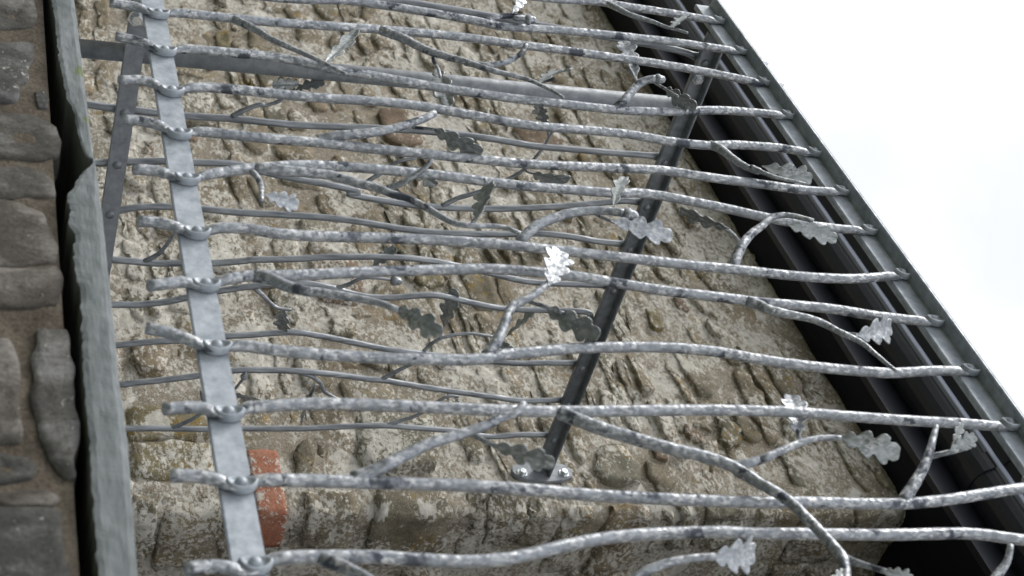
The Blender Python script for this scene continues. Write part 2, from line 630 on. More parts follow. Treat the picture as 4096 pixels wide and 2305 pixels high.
def overlap(x0, x1, z0, z1):
    A = (x1 - x0) * (z1 - z0)
    for a, b_, c_, d in taken:
        w, h = min(x1, b_) - max(x0, a), min(z1, d) - max(z0, c_)
        if w > 0 and h > 0 and w * h > 0.16 * min(A, (b_ - a) * (d - c_)):
            return True
    return False


BRZ = (CAMZ + 0.690, CAMZ + 0.757)
taken.append((-2.31, XC + 0.02, BRZ[0], BRZ[1]))
quoins = []
for a, b_, yt, pr in ((505, 620, 1985, 0.010), (625, 880, 1900, 0.004), (885, 998, 1965, 0.004), (1150, 1205, 1985, -0.012), (1218, 1415, 1955, 0.022), (1468, 1800, 1950, 0.016),
                      (1808, 1925, 1850, 0.004), (1935, 2085, 1968, 0.014), (2092, 2188, 1975, 0.010), (2240, 2385, 2000, 0.004),
                      (2420, 2605, 2020, 0.024), (2640, 2690, 2000, 0.0), (2695, 2785, 1980, 0.016), (2800, 2960, 1990, 0.012), (2985, 3160, 1940, 0.006), (3170, 3390, 1960, 0.012), (3400, 3600, 1985, 0.006)):
    pa, pb = onY((a, yt), YW), onY((b_, yt), YW)
    quoins.append((min(pa.x, pb.x), pa.z, pb.z, pr))
    taken.append((min(pa.x, pb.x), XC + 0.02, pa.z, pb.z))
z = ZL - 0.30
while z < ZS - 0.01:
    h = rnd.choice([0.05, 0.065, 0.08, 0.10, 0.12, 0.135]) * rnd.uniform(0.85, 1.15)
    h = min(h, ZS - z + 0.02)
    x = min([q[0] - 0.004 for q in quoins if q[1] < z + h * 0.85 and q[2] > z + h * 0.15] + [XC - 0.03])
    first = False
    while x > -5.5:
        w = rnd.uniform(0.08, 0.34) if h < 0.09 else rnd.uniform(0.09, 0.28)
        if first:
            w = rnd.uniform(0.12, 0.26)
        wstep = w
        wob = lambda xx: 0.022 * noise.noise(Vector((xx * 2.3, z * 3, 0.4)))
        gp = rnd.uniform(0.003, 0.011)
        x1, x0 = x - gp, x - w + gp
        z0, z1 = z + gp * 0.7 + wob(x), z + h - gp * 0.7 + wob(x)
        xm, zm = (x0 + x1) / 2, (z0 + z1) / 2
        cand = [[(x0, x1, z0, z1)], [(x0, xm, z0, z1)], [(xm, x1, z0, z1)], [(x0, x1, z0, zm)], [(x0, x1, zm, z1)]]
        ok = [c_ for c_ in cand if not overlap(*c_[0])]
        if ok:
            x0, x1, z0, z1 = ok[0][0]
            w, hh0 = x1 - x0, z1 - z0
            parts_ = [(x0, x1, z0, z1)]
            if hh0 > 0.075 and rnd.random() < 0.4:
                zm = z0 + (z1 - z0) * rnd.uniform(0.4, 0.6)
                parts_ = [(x0, x1, z0, zm - 0.006), (x0 + 0.01, x1 - 0.005, zm + 0.006, z1)]
            for (a, b_, c_, d) in parts_:
                if rnd.random() < 0.12:
                    continue                         # left to plain mortar
                hh, ww = d - c_, b_ - a
                J = lambda k: rnd.uniform(-k, k)
                poly = [(a + J(0.016), c_ + hh * 0.15 + J(0.01)), (a + J(0.014), d - hh * 0.1 + J(0.012)), (a + ww * 0.45 + J(0.03), d + J(0.009)),
                        (b_ + J(0.014), d - hh * 0.2 + J(0.014)), (b_ + J(0.016), c_ + hh * 0.1 + J(0.01)), (a + ww * 0.5 + J(0.03), c_ + J(0.008))]
                sd += 1
                pr = rnd.choice([-0.001, 0.0, 0.001, 0.003, 0.004, 0.006, 0.009])
                mt = M_STONE
                q = rnd.random()
                if q < 0.03:
                    mt = M_BROWN
                elif q < 0.055:
                    mt = M_OCHRE
                c3 = Vector(((a + b_) / 2, YW, (c_ + d) / 2))
                u, v = px_of(c3)
                dist = (c3 - OFF).length + (0 if (-150 < u < 4200 and -150 < v < 2400) else 100)
                stones.append((dist, *stone_mesh(poly, pr, wallpt, sd), mt))
        x -= wstep
    z += h

# reveal of the door opening
z = ZL - 0.05
while z < ZS - 0.02:
    h = rnd.uniform(0.06, 0.15)
    y = YW + 0.17 + rnd.uniform(0, 0.07)
    while y < YW + 0.40:
        w = rnd.uniform(0.08, 0.2)
        gp = 0.008
        J = lambda k: rnd.uniform(-k, k)
        a, b_, c_, d = y + gp, min(y + w - gp, YW + 0.44), z + gp, min(z + h - gp, ZS)
        poly = [(a + J(.012), c_ + J(.01)), ((a + b_) / 2, c_ + J(.008)), (b_ + J(.012), c_ + J(.01)), (b_ + J(.012), d + J(.01)),
                ((a + b_) / 2, d + J(.008)), (a + J(.012), d + J(.01))]
        sd += 1
        stones.append((1.0, *stone_mesh(poly, rnd.uniform(0.004, 0.018), revpt, sd), M_STONE))
        y += w
    z += h


def quoin_mesh(lo, hi, seed, amp=1.0):
    bm = bmesh.new()
    bmesh.ops.create_cube(bm, size=1)
    bmesh.ops.subdivide_edges(bm, edges=list(bm.edges), cuts=7, use_grid_fill=True)
    for v in bm.verts:
        u = v.co * 2
        k = max(abs(u.x), abs(u.y), abs(u.z))
        r = u.length
        u = u * (1 - 0.14 * min(1, amp * 1.5) * (1 - k / r) / 0.42)           # round the arrises
        p_ = Vector((lo[i] + (u[i] + 1) / 2 * (hi[i] - lo[i]) for i in range(3)))
        j = noise.noise_vector(p_ * 13 + Vector((seed, 0, 0))) * 0.014 + noise.noise_vector(p_ * 34 + Vector((0, seed, 0))) * 0.012 + noise.noise_vector(p_ * 75 + Vector((0, seed, 0))) * 0.006
        v.co = p_ + j * amp
    bm.verts.index_update()
    V = [v.co.copy() for v in bm.verts]
    F = [[v.index for v in f.verts] for f in bm.faces]
    bm.free()
    return V, F


for (x0, z0, z1, pr) in quoins:
    sd += 1
    V, F = quoin_mesh((x0, YW - pr * 0.6, z0), (XC + min(pr, 0.012) * 0.6 + 0.002, YW + rnd.uniform(0.10, 0.26), z1), sd)
    stones.append((0.5, V, F, M_STONE))
stones.sort(key=lambda s: s[0])
for k, (d, V, F, mt) in enumerate(stones[:298]):
    mk('stone', V, F, mt, bld)
V, F = [], []
for d, v, f, mt in stones[298:]:
    o = len(V)
    V += v
    F += [tuple(i + o for i in q) for q in f]
so = mk('small_stones', V, F, M_STONE, bld)
so['kind'] = 'stuff'
V, F = quoin_mesh((-2.297, YW - 0.004, BRZ[0]), (XC + 0.005, YW + 0.10, BRZ[1]), 3, 0.2)
bk = mk('brick', V, F, M_BRICK, bld)
bk['label'] = 'single orange red brick set into the stone corner'

# eave: soffit, fascia, roof
mk('soffit', *box((-6.5, 2.166, ZS), (2.6, 2.30, ZS + 0.02), 0), M_TIMBER, bld, False)
mk('fascia', *sweepX([(2.165, ZS - 0.001), (2.165, ZS + 0.20), (2.145, ZS + 0.20), (2.145, ZS - 0.001)][::-1], -6.5, 2.6), M_BLACK, bld, False)
rf = mk('roof', *sweepX([(2.03, ZS + 0.225), (4.4, ZS + 1.885), (4.4, ZS + 1.925), (2.03, ZS + 0.25)], -6.5, 2.6), M_ROOF, bld, False)
for r_ in range(9):
    y0 = 2.02 + r_ * 0.26
    z0 = ZS + 0.252 + r_ * 0.182
    for k in range(14):
        x0 = -6.4 + k * 0.64 + (0.3 if r_ % 2 else 0)
        mk('slate', [(x0, y0, z0), (x0 + .63, y0, z0), (x0 + .63, y0 + .4, z0 + .268), (x0, y0 + .4, z0 + .268),
                     (x0, y0, z0 + .012), (x0 + .63, y0, z0 + .012), (x0 + .63, y0 + .4, z0 + .28), (x0, y0 + .4, z0 + .28)],
           [(3, 2, 1, 0), (4, 5, 6, 7), (0, 1, 5, 4), (1, 2, 6, 5), (2, 3, 7, 6), (3, 0, 4, 7)], M_ROOF, rf, False)

gut = thing('rain_gutter', (-2.5, 2.10, ZS), 'black moulded rain gutter along the eave behind the top rail', 'gutter')
outer = [(2.143, 2.372), (2.12, 2.366), (2.095, 2.366), (2.078, 2.372), (2.066, 2.384), (2.058, 2.398), (2.053, 2.4085),
         (2.047, 2.4120), (2.0445, 2.4240), (2.036, 2.4300), (2.022, 2.437), (2.009, 2.449), (1.999, 2.464),
         (1.992, 2.480), (1.985, 2.493), (1.979, 2.501), (1.977, 2.506), (1.981, 2.511)]
inner = [(1.987, 2.509), (1.994, 2.482), (2.008, 2.452), (2.030, 2.434), (2.05, 2.424), (2.062, 2.404), (2.08, 2.378), (2.12, 2.372), (2.139, 2.378), (2.139, 2.49), (2.143, 2.49)]
mk('trough', *sweepX([(y, z + CAMZ) for y, z in outer + inner], -6.5, 2.6), M_BLACK, gut, False)
mk('grey_strip', *sweepX([(2.0525, 2.4065 + CAMZ), (2.0425, 2.4072 + CAMZ), (2.0405, 2.4100 + CAMZ), (2.0395, 2.4185 + CAMZ), (2.0405, 2.4215 + CAMZ), (2.0455, 2.4225 + CAMZ)], -6.5, 2.6), M_STRIP, gut, False)  # separate pale grey-blue strip along the front of the trough
for k in range(4):
    x = -5.9 + k * 1.9
    prof = [(y - 0.004 if i > 3 else y, z - 0.004) for i, (y, z) in enumerate(outer)]
    mk('joint_clip', *sweepX([(y, z + CAMZ) for y, z in prof + [(q[0] - 0.0005, q[1] + 0.003) for q in outer[::-1]]], x, x + 0.05), M_BLACK, gut, False)

# ------------------------------------------------------------------ the landing
land = thing('stone_landing', (-1.3, 1.7, 0), 'raised masonry landing edged with a grey green slate slab', 'landing')
YF = 1.076
lpt = lambda u, v, d: Vector((u, YF - d, v))
mortar_sheet('face_mortar', -2.36, 0.6, 1.2, ZL - 0.043, 0.01, lpt, 0.004, M_DARKMO, land)
mk('core', *box((-2.36, YF + 0.03, 0), (1.6, YW - 0.013, ZL - 0.045), 0), M_DARKMO, land, False)
lst = [
    '1:-200,0 240,0 262,120 250,190 180,212 -200,205',
    '1:-200,330 150,320 250,330 240,440 200,570 130,700 80,760 -200,770',
    '1:250,680 320,670 362,720 340,800 270,790',
    '1:-200,840 200,830 330,880 430,950 445,1040 420,1150 300,1180 150,1160 -200,1130',
    '1:-200,1220 180,1215 330,1250 400,1330 380,1440 -200,1450',
    '5:-200,110 150,105 300,190 390,330 420,450 400,555 200,580 -200,575',
    '5:-200,600 430,575 460,700 420,870 150,890 -200,880',
    '5:270,1040 500,1035 525,1200 540,1380 560,1700 570,2140 420,2140 390,2060 300,1850 240,1600 215,1380',
    '5:-200,1110 40,1110 100,1190 130,1300 140,1660 165,1870 -200,1890',
    '9:-200,880 200,825 350,825 420,890 380,940 60,945',
    '9:-200,965 350,965 430,1000 450,1200 490,1380 500,1600 -200,1620',
    '9:-200,560 180,570 260,680 240,760 -200,800',
    '1:-200,-420 300,-420 310,-60 -200,-40',
]
for s in lst:
    poly = [onY(q, YF) for q in tr(s)]
    poly = [(q.x, q.z) for q in poly]
    area = sum(poly[i][0] * poly[(i + 1) % len(poly)][1] - poly[(i + 1) % len(poly)][0] * poly[i][1] for i in range(len(poly)))
    if area > 0:
        poly = poly[::-1]
    sd += 1
    mk('stone', *stone_mesh(poly, rnd.uniform(0.0015, 0.004), lpt, sd, 0.0015, 48, 0.006, 0.12), M_DARKST, land)

# slate edging: lower edges are broken, top edges sawn
low1 = tr('1:330,-500 350,-200 372,0 395,130 410,310 430,450 460,600 480,700 540,820 560,950 600,1080 640,1140 676,1160')
top1 = tr('1:470,-500 540,0 560,150 590,400 630,720 655,920 682,1150')
low2 = tr('1:684,1172 612,1220 562,1290 542,1340 482,1400;5:480,60 510,150 490,240 540,330 552,375 525,400 540,600 580,750 585,900 590,1100 605,1450;9:640,400 660,800 690,1200 715,1450 790,2200')
top2 = tr('1:690,1172 712,1290 727,1420;5:745,200 790,640 830,1000 870,1440;9:895,200 940,620 990,1300 1060,2200')
YS = 1.062
def along(pts, t):
    Ls = [0]
    for i in range(1, len(pts)):
        Ls.append(Ls[-1] + (pts[i] - pts[i - 1]).length)
    d = t * Ls[-1]
    for i in range(1, len(pts)):
        if d <= Ls[i] + 1e-9:
            return pts[i - 1].lerp(pts[i], (d - Ls[i - 1]) / max(1e-9, Ls[i] - Ls[i - 1]))
    return pts[-1]


for low, top in ((low1, top1), (low2, top2)):
    lo = [onY(q, YS) for q in low]
    tp = [onY(q, YS) for q in top]
    nu, nv = 150, 6
    V, F = [], []
    for i in range(nu + 1):
        a, b_ = along(lo, i / nu), along(tp, i / nu)
        a = a + Vector((0, 0, 0.0025 * noise.noise(Vector((a.x * 60, 1, 2))) + 0.0015 * noise.noise(Vector((a.x * 170, 1, 2)))))
        b_ = b_ + Vector((0, 0, 0.0010 * noise.noise(Vector((b_.x * 40, 5, 2)))))
        col_ = [Vector((a.x, YS + 0.28, a.z)), Vector((a.x, YS + 0.09, a.z)), Vector((a.x, YS + 0.005 + 0.004 * noise.noise(a * 40), a.z + 0.0005))]
        for k in range(nv + 1):
            t_ = k / nv
            q = a.lerp(b_, 0.03 + 0.94 * t_)
            ch = 0.004 * max(0, noise.noise(Vector((q.x * 22, q.z * 60, 3)))) * (1 - t_) + 0.0012 * noise.noise(q * 70)
            col_.append(q + Vector((0, ch + (0.0015 if k in (0, nv) else 0), 0)))
        col_ += [Vector((b_.x, YS + 0.003, b_.z)), Vector((b_.x, YS + 0.05, b_.z)), Vector((b_.x, YS + 0.30, b_.z))]
        V += col_
    w_ = nv + 7
    for i in range(nu):
        for k in range(w_ - 1):
            F.append((i * w_ + k, (i + 1) * w_ + k, (i + 1) * w_ + k + 1, i * w_ + k + 1))
        F.append((i * w_ + w_ - 1, (i + 1) * w_ + w_ - 1, (i + 1) * w_, i * w_))
    F += [tuple(range(w_)), tuple(range(nu * w_ + w_ - 1, nu * w_ - 1, -1))]
    mk('slab', V, F, M_SLATE, land, False)
mk('bed', *box((-2.30, YS + 0.16, ZL - 0.0445), (1.5, YW - 0.02, ZL - 0.0335), 0), M_DARKMO, land, False)
for k in range(6):
    x0 = -2.36 + k * 0.62
    mk('paving_slab', *box((x0, YS + 0.306, ZL - 0.03), (x0 + 0.612, YW - 0.03, ZL + 0.004), 0.004), M_SLATE, land, False)

# ------------------------------------------------------------------ railings
RAD_F, RAD_B = 0.0070, 0.0064
YB = 1.094                       # plane of the front bars
YR = 1.100                       # face of the front rails
XR = -2.2215                     # inner face of the return rails
XB = -2.239                      # plane of the return bars
frail = thing('front_railing', (-1.3, YR, ZL), 'long galvanised railing of forged branch bars along the landing edge', 'railing')
rrail = thing('side_railing', (XR, 1.7, ZL), 'short galvanised railing returning from the corner back to the stone wall', 'railing')
zc = lambda q: q + CAMZ


def tee(axis, a0, a1, face, sgn, z0, z1, halfw, thick, ft):
    """T-bar handrail, stem down; face = visible stem face, sgn = direction away from it"""
    b0, b1 = face, face + sgn * thick
    mid = (b0 + b1) / 2
    prof = [(b0, z0), (b0, z1), (mid - sgn * halfw, z1), (mid - sgn * halfw, z1 + ft), (mid + sgn * halfw, z1 + ft), (mid + sgn * halfw, z1), (b1, z1), (b1, z0)]
    V, F = [], []
    n = len(prof)
    for a in (a0, a1):
        for q, zz in prof:
            V.append(Vector((a, q, zz)) if axis == 'X' else Vector((q, a, zz)))
    F = [(i, (i + 1) % n, n + (i + 1) % n, n + i) for i in range(n)] + [tuple(range(n)), tuple(range(2 * n - 1, n - 1, -1))]
    return V, F


def finish(o, bev=0.0012):
    bm = bmesh.new()
    bm.from_mesh(o.data)
    bmesh.ops.recalc_face_normals(bm, faces=bm.faces)
    if bev:
        bmesh.ops.bevel(bm, geom=list(bm.edges), offset=bev, segments=2, affect='EDGES')
    bm.to_mesh(o.data)
    bm.free()
    return o


toprail = finish(mk('top_rail', *tee('X', -2.307, 1.2, YR, 1, zc(1.3356), zc(1.3656), 0.0275, 0.0106, 0.005), M_RAIL, frail, False))
botrail = finish(mk('bottom_rail', *box((-2.30, YR, zc(0.3018)), (1.2, YR + 0.008, zc(0.3362))), M_RAIL, frail, False))
for x in (-0.05, 1.15):
    mk('post', *tube([Vector((x, YR + 0.03, ZL)), Vector((x, YR + 0.03, zc(1.335)))], lambda t: 0.016, Vector((0, -1, 0)), 20, 0), M_RAIL, frail)
for x in (-2.080, -2.009):
    mk('bolt', *dome(Vector((x, YR - 0.0145, zc(1.3700))), (0, 0, 1), 0.006, 0.017), M_BOLT, frail)

rt = finish(mk('top_rail', *tee('Y', YR + 0.0125, YW - 0.014, XR, -1, zc(1.336), zc(1.3642), 0.0225, 0.0106, 0.005), M_DULL, rrail, False))
rb = finish(mk('bottom_rail', *box((XR - 0.008, YR + 0.010, zc(0.311)), (XR, YW - 0.014, zc(0.343))), M_MID, rrail, False))
p0, p1 = onX((330, 196), XR - 0.018), onX((2690, 418), XR - 0.018)
p0.z = ZL
mk('post', *tube([p0, p0.lerp(p1, 0.5), Vector((p1.x, p1.y, zc(1.363)))], lambda t: 0.0155, Vector((1, 0, 0)), 24, 0.01), M_MID, rrail)
# fixing plate on the wall
V, F = [], []
n = 28
for yy in (YW - 0.014, YW - 0.004):
    for k in range(n):
        a = 2 * math.pi * k / n
        V.append(Vector((XR - 0.004 + 0.034 * math.copysign(abs(math.sin(a)) ** 0.8, math.sin(a)), yy, zc(1.356) + 0.074 * math.copysign(abs(math.cos(a)) ** 1.15, math.cos(a)))))
F = [tuple(range(n)), tuple(range(2 * n - 1, n - 1, -1))] + [(k, k + n, (k + 1) % n + n, (k + 1) % n) for k in range(n)]
plate = finish(mk('wall_plate', V, F, M_MID, rrail, False), 0.0015)


def hexbolt(c, nrm, r, h, parent):
    nrm = Vector(nrm).normalized()
    u = nrm.orthogonal().normalized()
    v = nrm.cross(u)
    V, F = [], []
    rows = [(1.45, 0), (1.45, 0.22 * h), (1.0, 0.221 * h), (1.0, 0.9 * h), (0.85, h)]
    for s, d in rows:
        for k in range(6 if s < 1.2 else 6):
            a = math.pi / 3 * k
            V.append(c + (u * math.cos(a) + v * math.sin(a)) * r * s + nrm * d)
    for l in range(len(rows) - 1):
        for k in range(6):
            F.append((l * 6 + k, l * 6 + (k + 1) % 6, (l + 1) * 6 + (k + 1) % 6, (l + 1) * 6 + k))
    F.append(tuple(range(24, 30)))
    return mk('bolt', V, F, M_BOLT, parent, False)


hexbolt(Vector((XR + 0.004, YW - 0.014, zc(1.304))), (0, -1, 0), 0.009, 0.010, plate)
hexbolt(Vector((XR + 0.004, YW - 0.014, zc(1.406))), (0, -1, 0), 0.009, 0.010, plate)
hexbolt(Vector((XR, 1.218, zc(0.323))), (1, 0, 0), 0.0105, 0.010, rrail)
hexbolt(Vector((XR, 1.209, zc(1.350))), (1, 0, 0), 0.0085, 0.009, rrail)

# front bars: eye at the bottom rivet, spoon at the top rivet
PITCH, X0 = 0.0975 * 1.1, -1.852 * 1.1
ZB, ZT = zc(0.294 * 1.1), zc(1.2395 * 1.1)


def front_bar(idx, path, top_px=None):
    xr = X0 + idx * PITCH
    pts = []
    if isinstance(path, str):
        path = tr(path)
    pts = [onY(q, YB) for q in path]
    if idx < 0:                                      # foot of the bar lies outside the picture
        pts = [Vector((xr, YB, ZB - 0.066)), Vector((xr, YB, ZB - 0.03)), Vector((xr + 0.004, YB, ZB)), Vector((xr, YB, ZB + 0.03))] + pts
    if top_px:
        rt_ = onY(top_px, YR - 0.004)
    else:
        rt_ = Vector((xr, YR - 0.004, ZT))
        pts += [Vector((xr + 0.001, YB, ZT - 0.05))]
    rivb = Vector((xr, YR - 0.004, ZB))
    pts.append(rt_ + Vector((0.002, 0.000, 0.0)))
    pts.append(rt_ + Vector((0.002, 0.000, 0.017)))
    pts = smooth_path(catmull(pts, 0.006), 2)
    fr = Vector((0, -1, 0))

    def sect(p):
        kb = math.exp(-((p.z - rivb.z) / 0.0145) ** 2)
        kt = 1 / (1 + math.exp(-(p.z - rt_.z + 0.013) / 0.0035))
        k = max(kb, kt)
        end = max(0.0, (p.z - rt_.z - 0.008) / 0.011)
        ks = 1 + 0.70 * k
        if end > 0:
            ks *= math.sqrt(max(0.05, 1 - min(1, end) ** 2))
        return (1 + (ks - 1) * 0.25, 1 - 0.55 * k, 0.9 * k, 0)
    V, F = tube(pts, lambda t: RAD_F, fr, 18, 0.045, idx * 3.1, sect)
    bar = mk('baluster', V, F, M_BAR, frail)
    rx = 0.0
    c1 = min(pts, key=lambda p: abs(p.z - rivb.z))
    ec = Vector((c1.x - 0.0045, YR - 0.0052, rivb.z))
    eye(bar, ec, 0.0170, 0.0135)
    mk('rivet', *dome(ec + Vector((0.0005, -0.0004, 0)), (0, -1, 0), 0.0066, 0.0056), M_RAIL, bar)
    ec = rt_ + Vector((-0.001, -0.0035, 0.001))
    eye(bar, ec, 0.0160, 0.0130)
    mk('rivet', *dome(ec + Vector((0.0003, -0.0004, 0)), (0, -1, 0), 0.0055, 0.0040), M_RAIL, bar)
    return bar


def eye(bar, c, rz, rx, name='eye'):
    """flattened, dished eye in the bar: rim proud on one side, worn flat on the other"""
    n_ = 28
    prof = [(1.0, -0.0040), (1.04, 0.0), (0.98, 0.0052), (0.86, 0.0066), (0.74, 0.0045), (0.60, 0.0012), (0.0, 0.0006)]
    V, F = [], []
    for r_, d in prof:
        for k in range(n_):
            a = 2 * math.pi * k / n_
            cx_, cz_ = math.cos(a) * r_, math.sin(a) * r_
            side = cx_ if cx_ > 0 else cx_ * 0.62
            low = 1.0 if cx_ > 0 else max(0.25, 1 + cx_ * 0.9)
            V.append(c + Vector((side * rx, -(d * low if d > 0 else d), cz_ * rz)))
    for i in range(len(prof) - 1):
        for k in range(n_):
            F.append((i * n_ + k, i * n_ + (k + 1) % n_, (i + 1) * n_ + (k + 1) % n_, (i + 1) * n_ + k))
    return mk(name, V, F, M_RAIL, bar)


def branch(bar, s, r0, r1, dye=0.0, plane='F', mat=None, name='branch'):
    px = tr(s) if isinstance(s, str) else s
    m_ = len(px)
    pts = []
    for i, q in enumerate(px):
        d = dye * (i / max(1, m_ - 1)) ** 0.8
        pts.append(onY(q, YB + d) if plane == 'F' else onX(q, XB - d))
    pts = smooth_path(catmull(pts, 0.005), 2)
    V, F = tube(pts, lambda t: (r0 + (r1 - r0) * t) * 0.001, Vector((0, -1, 0)) if plane == 'F' else Vector((1, 0, 0)), 10, 0.09, r0 * 7 + len(px), None, 90)
    return mk(name, V, F, mat or (M_BAR if plane == 'F' else M_BACK), bar)


def acorn(bar, base, tip, d, plane='F'):
    f = (lambda q: onY(q, YB + d)) if plane == 'F' else (lambda q: onX(q, XB - d))
    a, b_ = f(tr(base)[0]), f(tr(tip)[0])
    L_ = (b_ - a).length
    prof = [(0.0, 0.16), (0.05, 0.30), (0.2, 0.40), (0.36, 0.42), (0.40, 0.40), (0.41, 0.31), (0.6, 0.33), (0.8, 0.27), (0.93, 0.14), (1.0, 0.03)]
    ax_ = (b_ - a).normalized()
    u = ax_.orthogonal().normalized()
    v = ax_.cross(u)
    V, F = [], []
    n_ = 12
    for t_, r_ in prof:
        for k in range(n_):
            an = 2 * math.pi * k / n_
            V.append(a + ax_ * t_ * L_ + (u * math.cos(an) + v * math.sin(an)) * r_ * L_)
    for i in range(len(prof) - 1):
        for k in range(n_):
            F.append((i * n_ + k, i * n_ + (k + 1) % n_, (i + 1) * n_ + (k + 1) % n_, (i + 1) * n_ + k))
    F += [tuple(range(n_ - 1, -1, -1)), tuple((len(prof) - 1) * n_ + k for k in range(n_))]
    mk('acorn', V, F, M_BAR if plane == 'F' else M_BACK, bar)


LEAFN = [0]


def leaf(bar, base, tip, width, d0=0.0, d1=0.0, roll=None, curl=0.0, cup=0.12, plane='F', face=False):
    """cut and hammered oak leaf; width = apparent width on the traced tile"""
    LEAFN[0] += 1
    k_ = LEAFN[0]
    f = (lambda q, d: onY(q, YB + d)) if plane == 'F' else (lambda q, d: onX(q, XB - d))
    B, T = f(tr(base)[0], d0), f(tr(tip)[0], d1)
    a = T - B
    Lr = a.length
    a.normalize()
    view = (OFF - (B + T) / 2)
    dist = view.length
    nrm = (view - a * view.dot(a)).normalized()
    full = 0.57 * Lr
    wreal = width * 0.5517 * dist / FPX * 0.97
    if roll is None:
        if wreal < full:
            rl = -math.acos(max(0.08, wreal / full))
        else:
            full, rl = wreal, 0.0
    else:
        rl = roll
        full = min(0.95 * Lr, wreal / math.cos(rl))
    sd_ = a.cross(nrm)
    if sd_.z < 0:
        rl = -rl
    nrm2 = nrm * math.cos(rl) + sd_ * math.sin(rl)
    sd2 = a.cross(nrm2).normalized()
    r1 = random.Random(k_ * 13)
    HALF = [(0, .02), (.06, .05), (.12, .15), (.17, .24), (.22, .26), (.255, .22), (.275, .17), (.31, .19), (.35, .30), (.42, .40), (.48, .42), (.525, .35),
            (.54, .28), (.56, .235), (.60, .28), (.65, .40), (.72, .48), (.785, .45), (.81, .38), (.81, .29), (.83, .255), (.87, .28), (.93, .28), (.985, .20), (1.0, .09), (1.005, .01)]
    nt_ = 56
    sides = []
    for sg in (-1, 1):
        ph, am = r1.uniform(-0.06, 0.06), r1.uniform(0.9, 1.1)
        pl = [Vector((t_ + ph * math.sin(math.pi * t_) + r1.uniform(-.004, .004), w_ * am * r1.uniform(0.96, 1.04), 0)) for t_, w_ in HALF]
        pl = catmull(pl, 0.02)
        sides.append([along(pl, i / nt_) for i in range(nt_ + 1)])
    V, F = [], []
    for i in range(nt_ + 1):
        row = []
        for sg, side in ((-1, sides[0]), (1, sides[1])):
            e = side[i]
            for c_ in ((1.0, 0.85, 0.55, 0.25) if sg < 0 else (0.25, 0.55, 0.85, 1.0)):
                row.append((i / nt_ * (1 - c_) + e.x * c_, e.y * c_ * sg))
        row.insert(4, (i / nt_, 0.0))
        for t_, w_ in row:
            hgt = cup * (w_ * 2) ** 2 * full * 0.9
            hgt += 0.05 * full * noise.noise(Vector((t_ * 4, w_ * 5, k_ * 2.2))) * (0.3 + abs(w_) * 2)
            hgt -= 0.035 * full * math.exp(-(w_ * 16) ** 2)
            hgt += 0.010 * full * math.sin((t_ - abs(w_) * 0.9) * 26) * min(1, abs(w_) * 6)     # beaten side veins
            hgt += curl * Lr * max(0, t_) ** 2.4
            bow = 0.05 * Lr * math.sin(math.pi * min(1, t_))
            V.append(B + a * (t_ * Lr * (1 - 0.25 * abs(curl) * t_)) + sd2 * w_ * full * 1.04 + nrm2 * (hgt + bow))
    for i in range(nt_):
        for j in range(8):
            q = i * 9 + j
            F.append((q, q + 1, q + 10, q + 9))
    o = mk('leaf', V, F, M_LEAF_PALE if face else M_LEAF, bar)  # face selects the paler, rougher zinc for the whole leaf
    so_ = o.modifiers.new('sheet', 'SOLIDIFY')
    so_.thickness = 0.0013
    so_.offset = 0
    return o


fb = {}
fb[-2] = front_bar(-2, '3:-300,-105 0,-55 400,-5 700,12 900,45 1200,90 1400,125 1540,148', (2880, 83))
fb[-1] = front_bar(-1, '2:-300,-62 0,-35 340,-5 700,5 900,30 1200,75 1600,145;3:0,190 181,205 350,215 600,235 900,265 1300,310 1600,355 1690,370', (2963, 204))
fb[0] = front_bar(0, '1:795,20 900,35 1000,52 1080,85 1135,98 1210,95 1300,95 1700,135;2:181,163 500,185 950,215 1500,265;3:181,330 500,370 840,420 1000,440 1400,505 1750,575 1860,600', (3057, 328))
fb[1] = front_bar(1, '1:835,265 950,285 1080,325 1180,372 1270,357 1400,360 1700,385;2:181,415 400,455 600,505 800,535 1000,570 1400,640 1700,685;3:181,725 500,760 880,800 1200,810 1500,800 1700,805;4:181,830 210,838', (3152, 461))
fb[2] = front_bar(2, '1:865,585 1000,580 1100,600 1240,662 1330,642 1500,635 1750,655;2:181,680 500,710 900,735 1200,765 1500,815;3:181,905 500,935 900,970 1200,1020 1500,1055 1700,1050;4:181,1070 350,1095 400,1105', (3257, 610))
fb[3] = front_bar(3, '1:890,870 1000,875 1150,905 1290,972 1400,952 1700,980;2:181,1010 500,1035 900,1080 1300,1120;3:181,1188 500,1205 900,1222 1200,1238 1500,1285;4:0,1325 181,1350 400,1380 600,1390', (3367, 764))
fb[4] = front_bar(4, '1:965,1230 1100,1235 1230,1265 1340,1302 1430,1280 1600,1252 1830,1222;2:181,1210 400,1198 700,1210 1000,1235 1400,1275 1700,1315;3:181,1350 500,1375;7:850,42 960,38 1100,50 1300,85 1600,145;8:181,232 500,285 700,305 780,313', (3475, 921))
fb[5] = front_bar(5, '5:1000,245 1150,255 1280,285 1400,332 1510,312 1600,292 1800,300;6:181,333 500,355 900,365 1300,380 1700,405;7:181,430 500,465 900,510 1300,555 1700,595;8:0,607 300,640 600,660 800,660 980,645 1040,640', (3607, 1098))
fb[6] = front_bar(6, '5:1075,715 1200,700 1350,682 1470,717 1570,682 1700,658;6:0,640 181,640 500,630 900,610 1300,600 1700,590;7:0,595 150,605 330,620 530,640 800,685 1200,750 1500,785 1800,822;8:0,825 300,852 600,882 900,930 1200,965 1270,970', (3734, 1285))
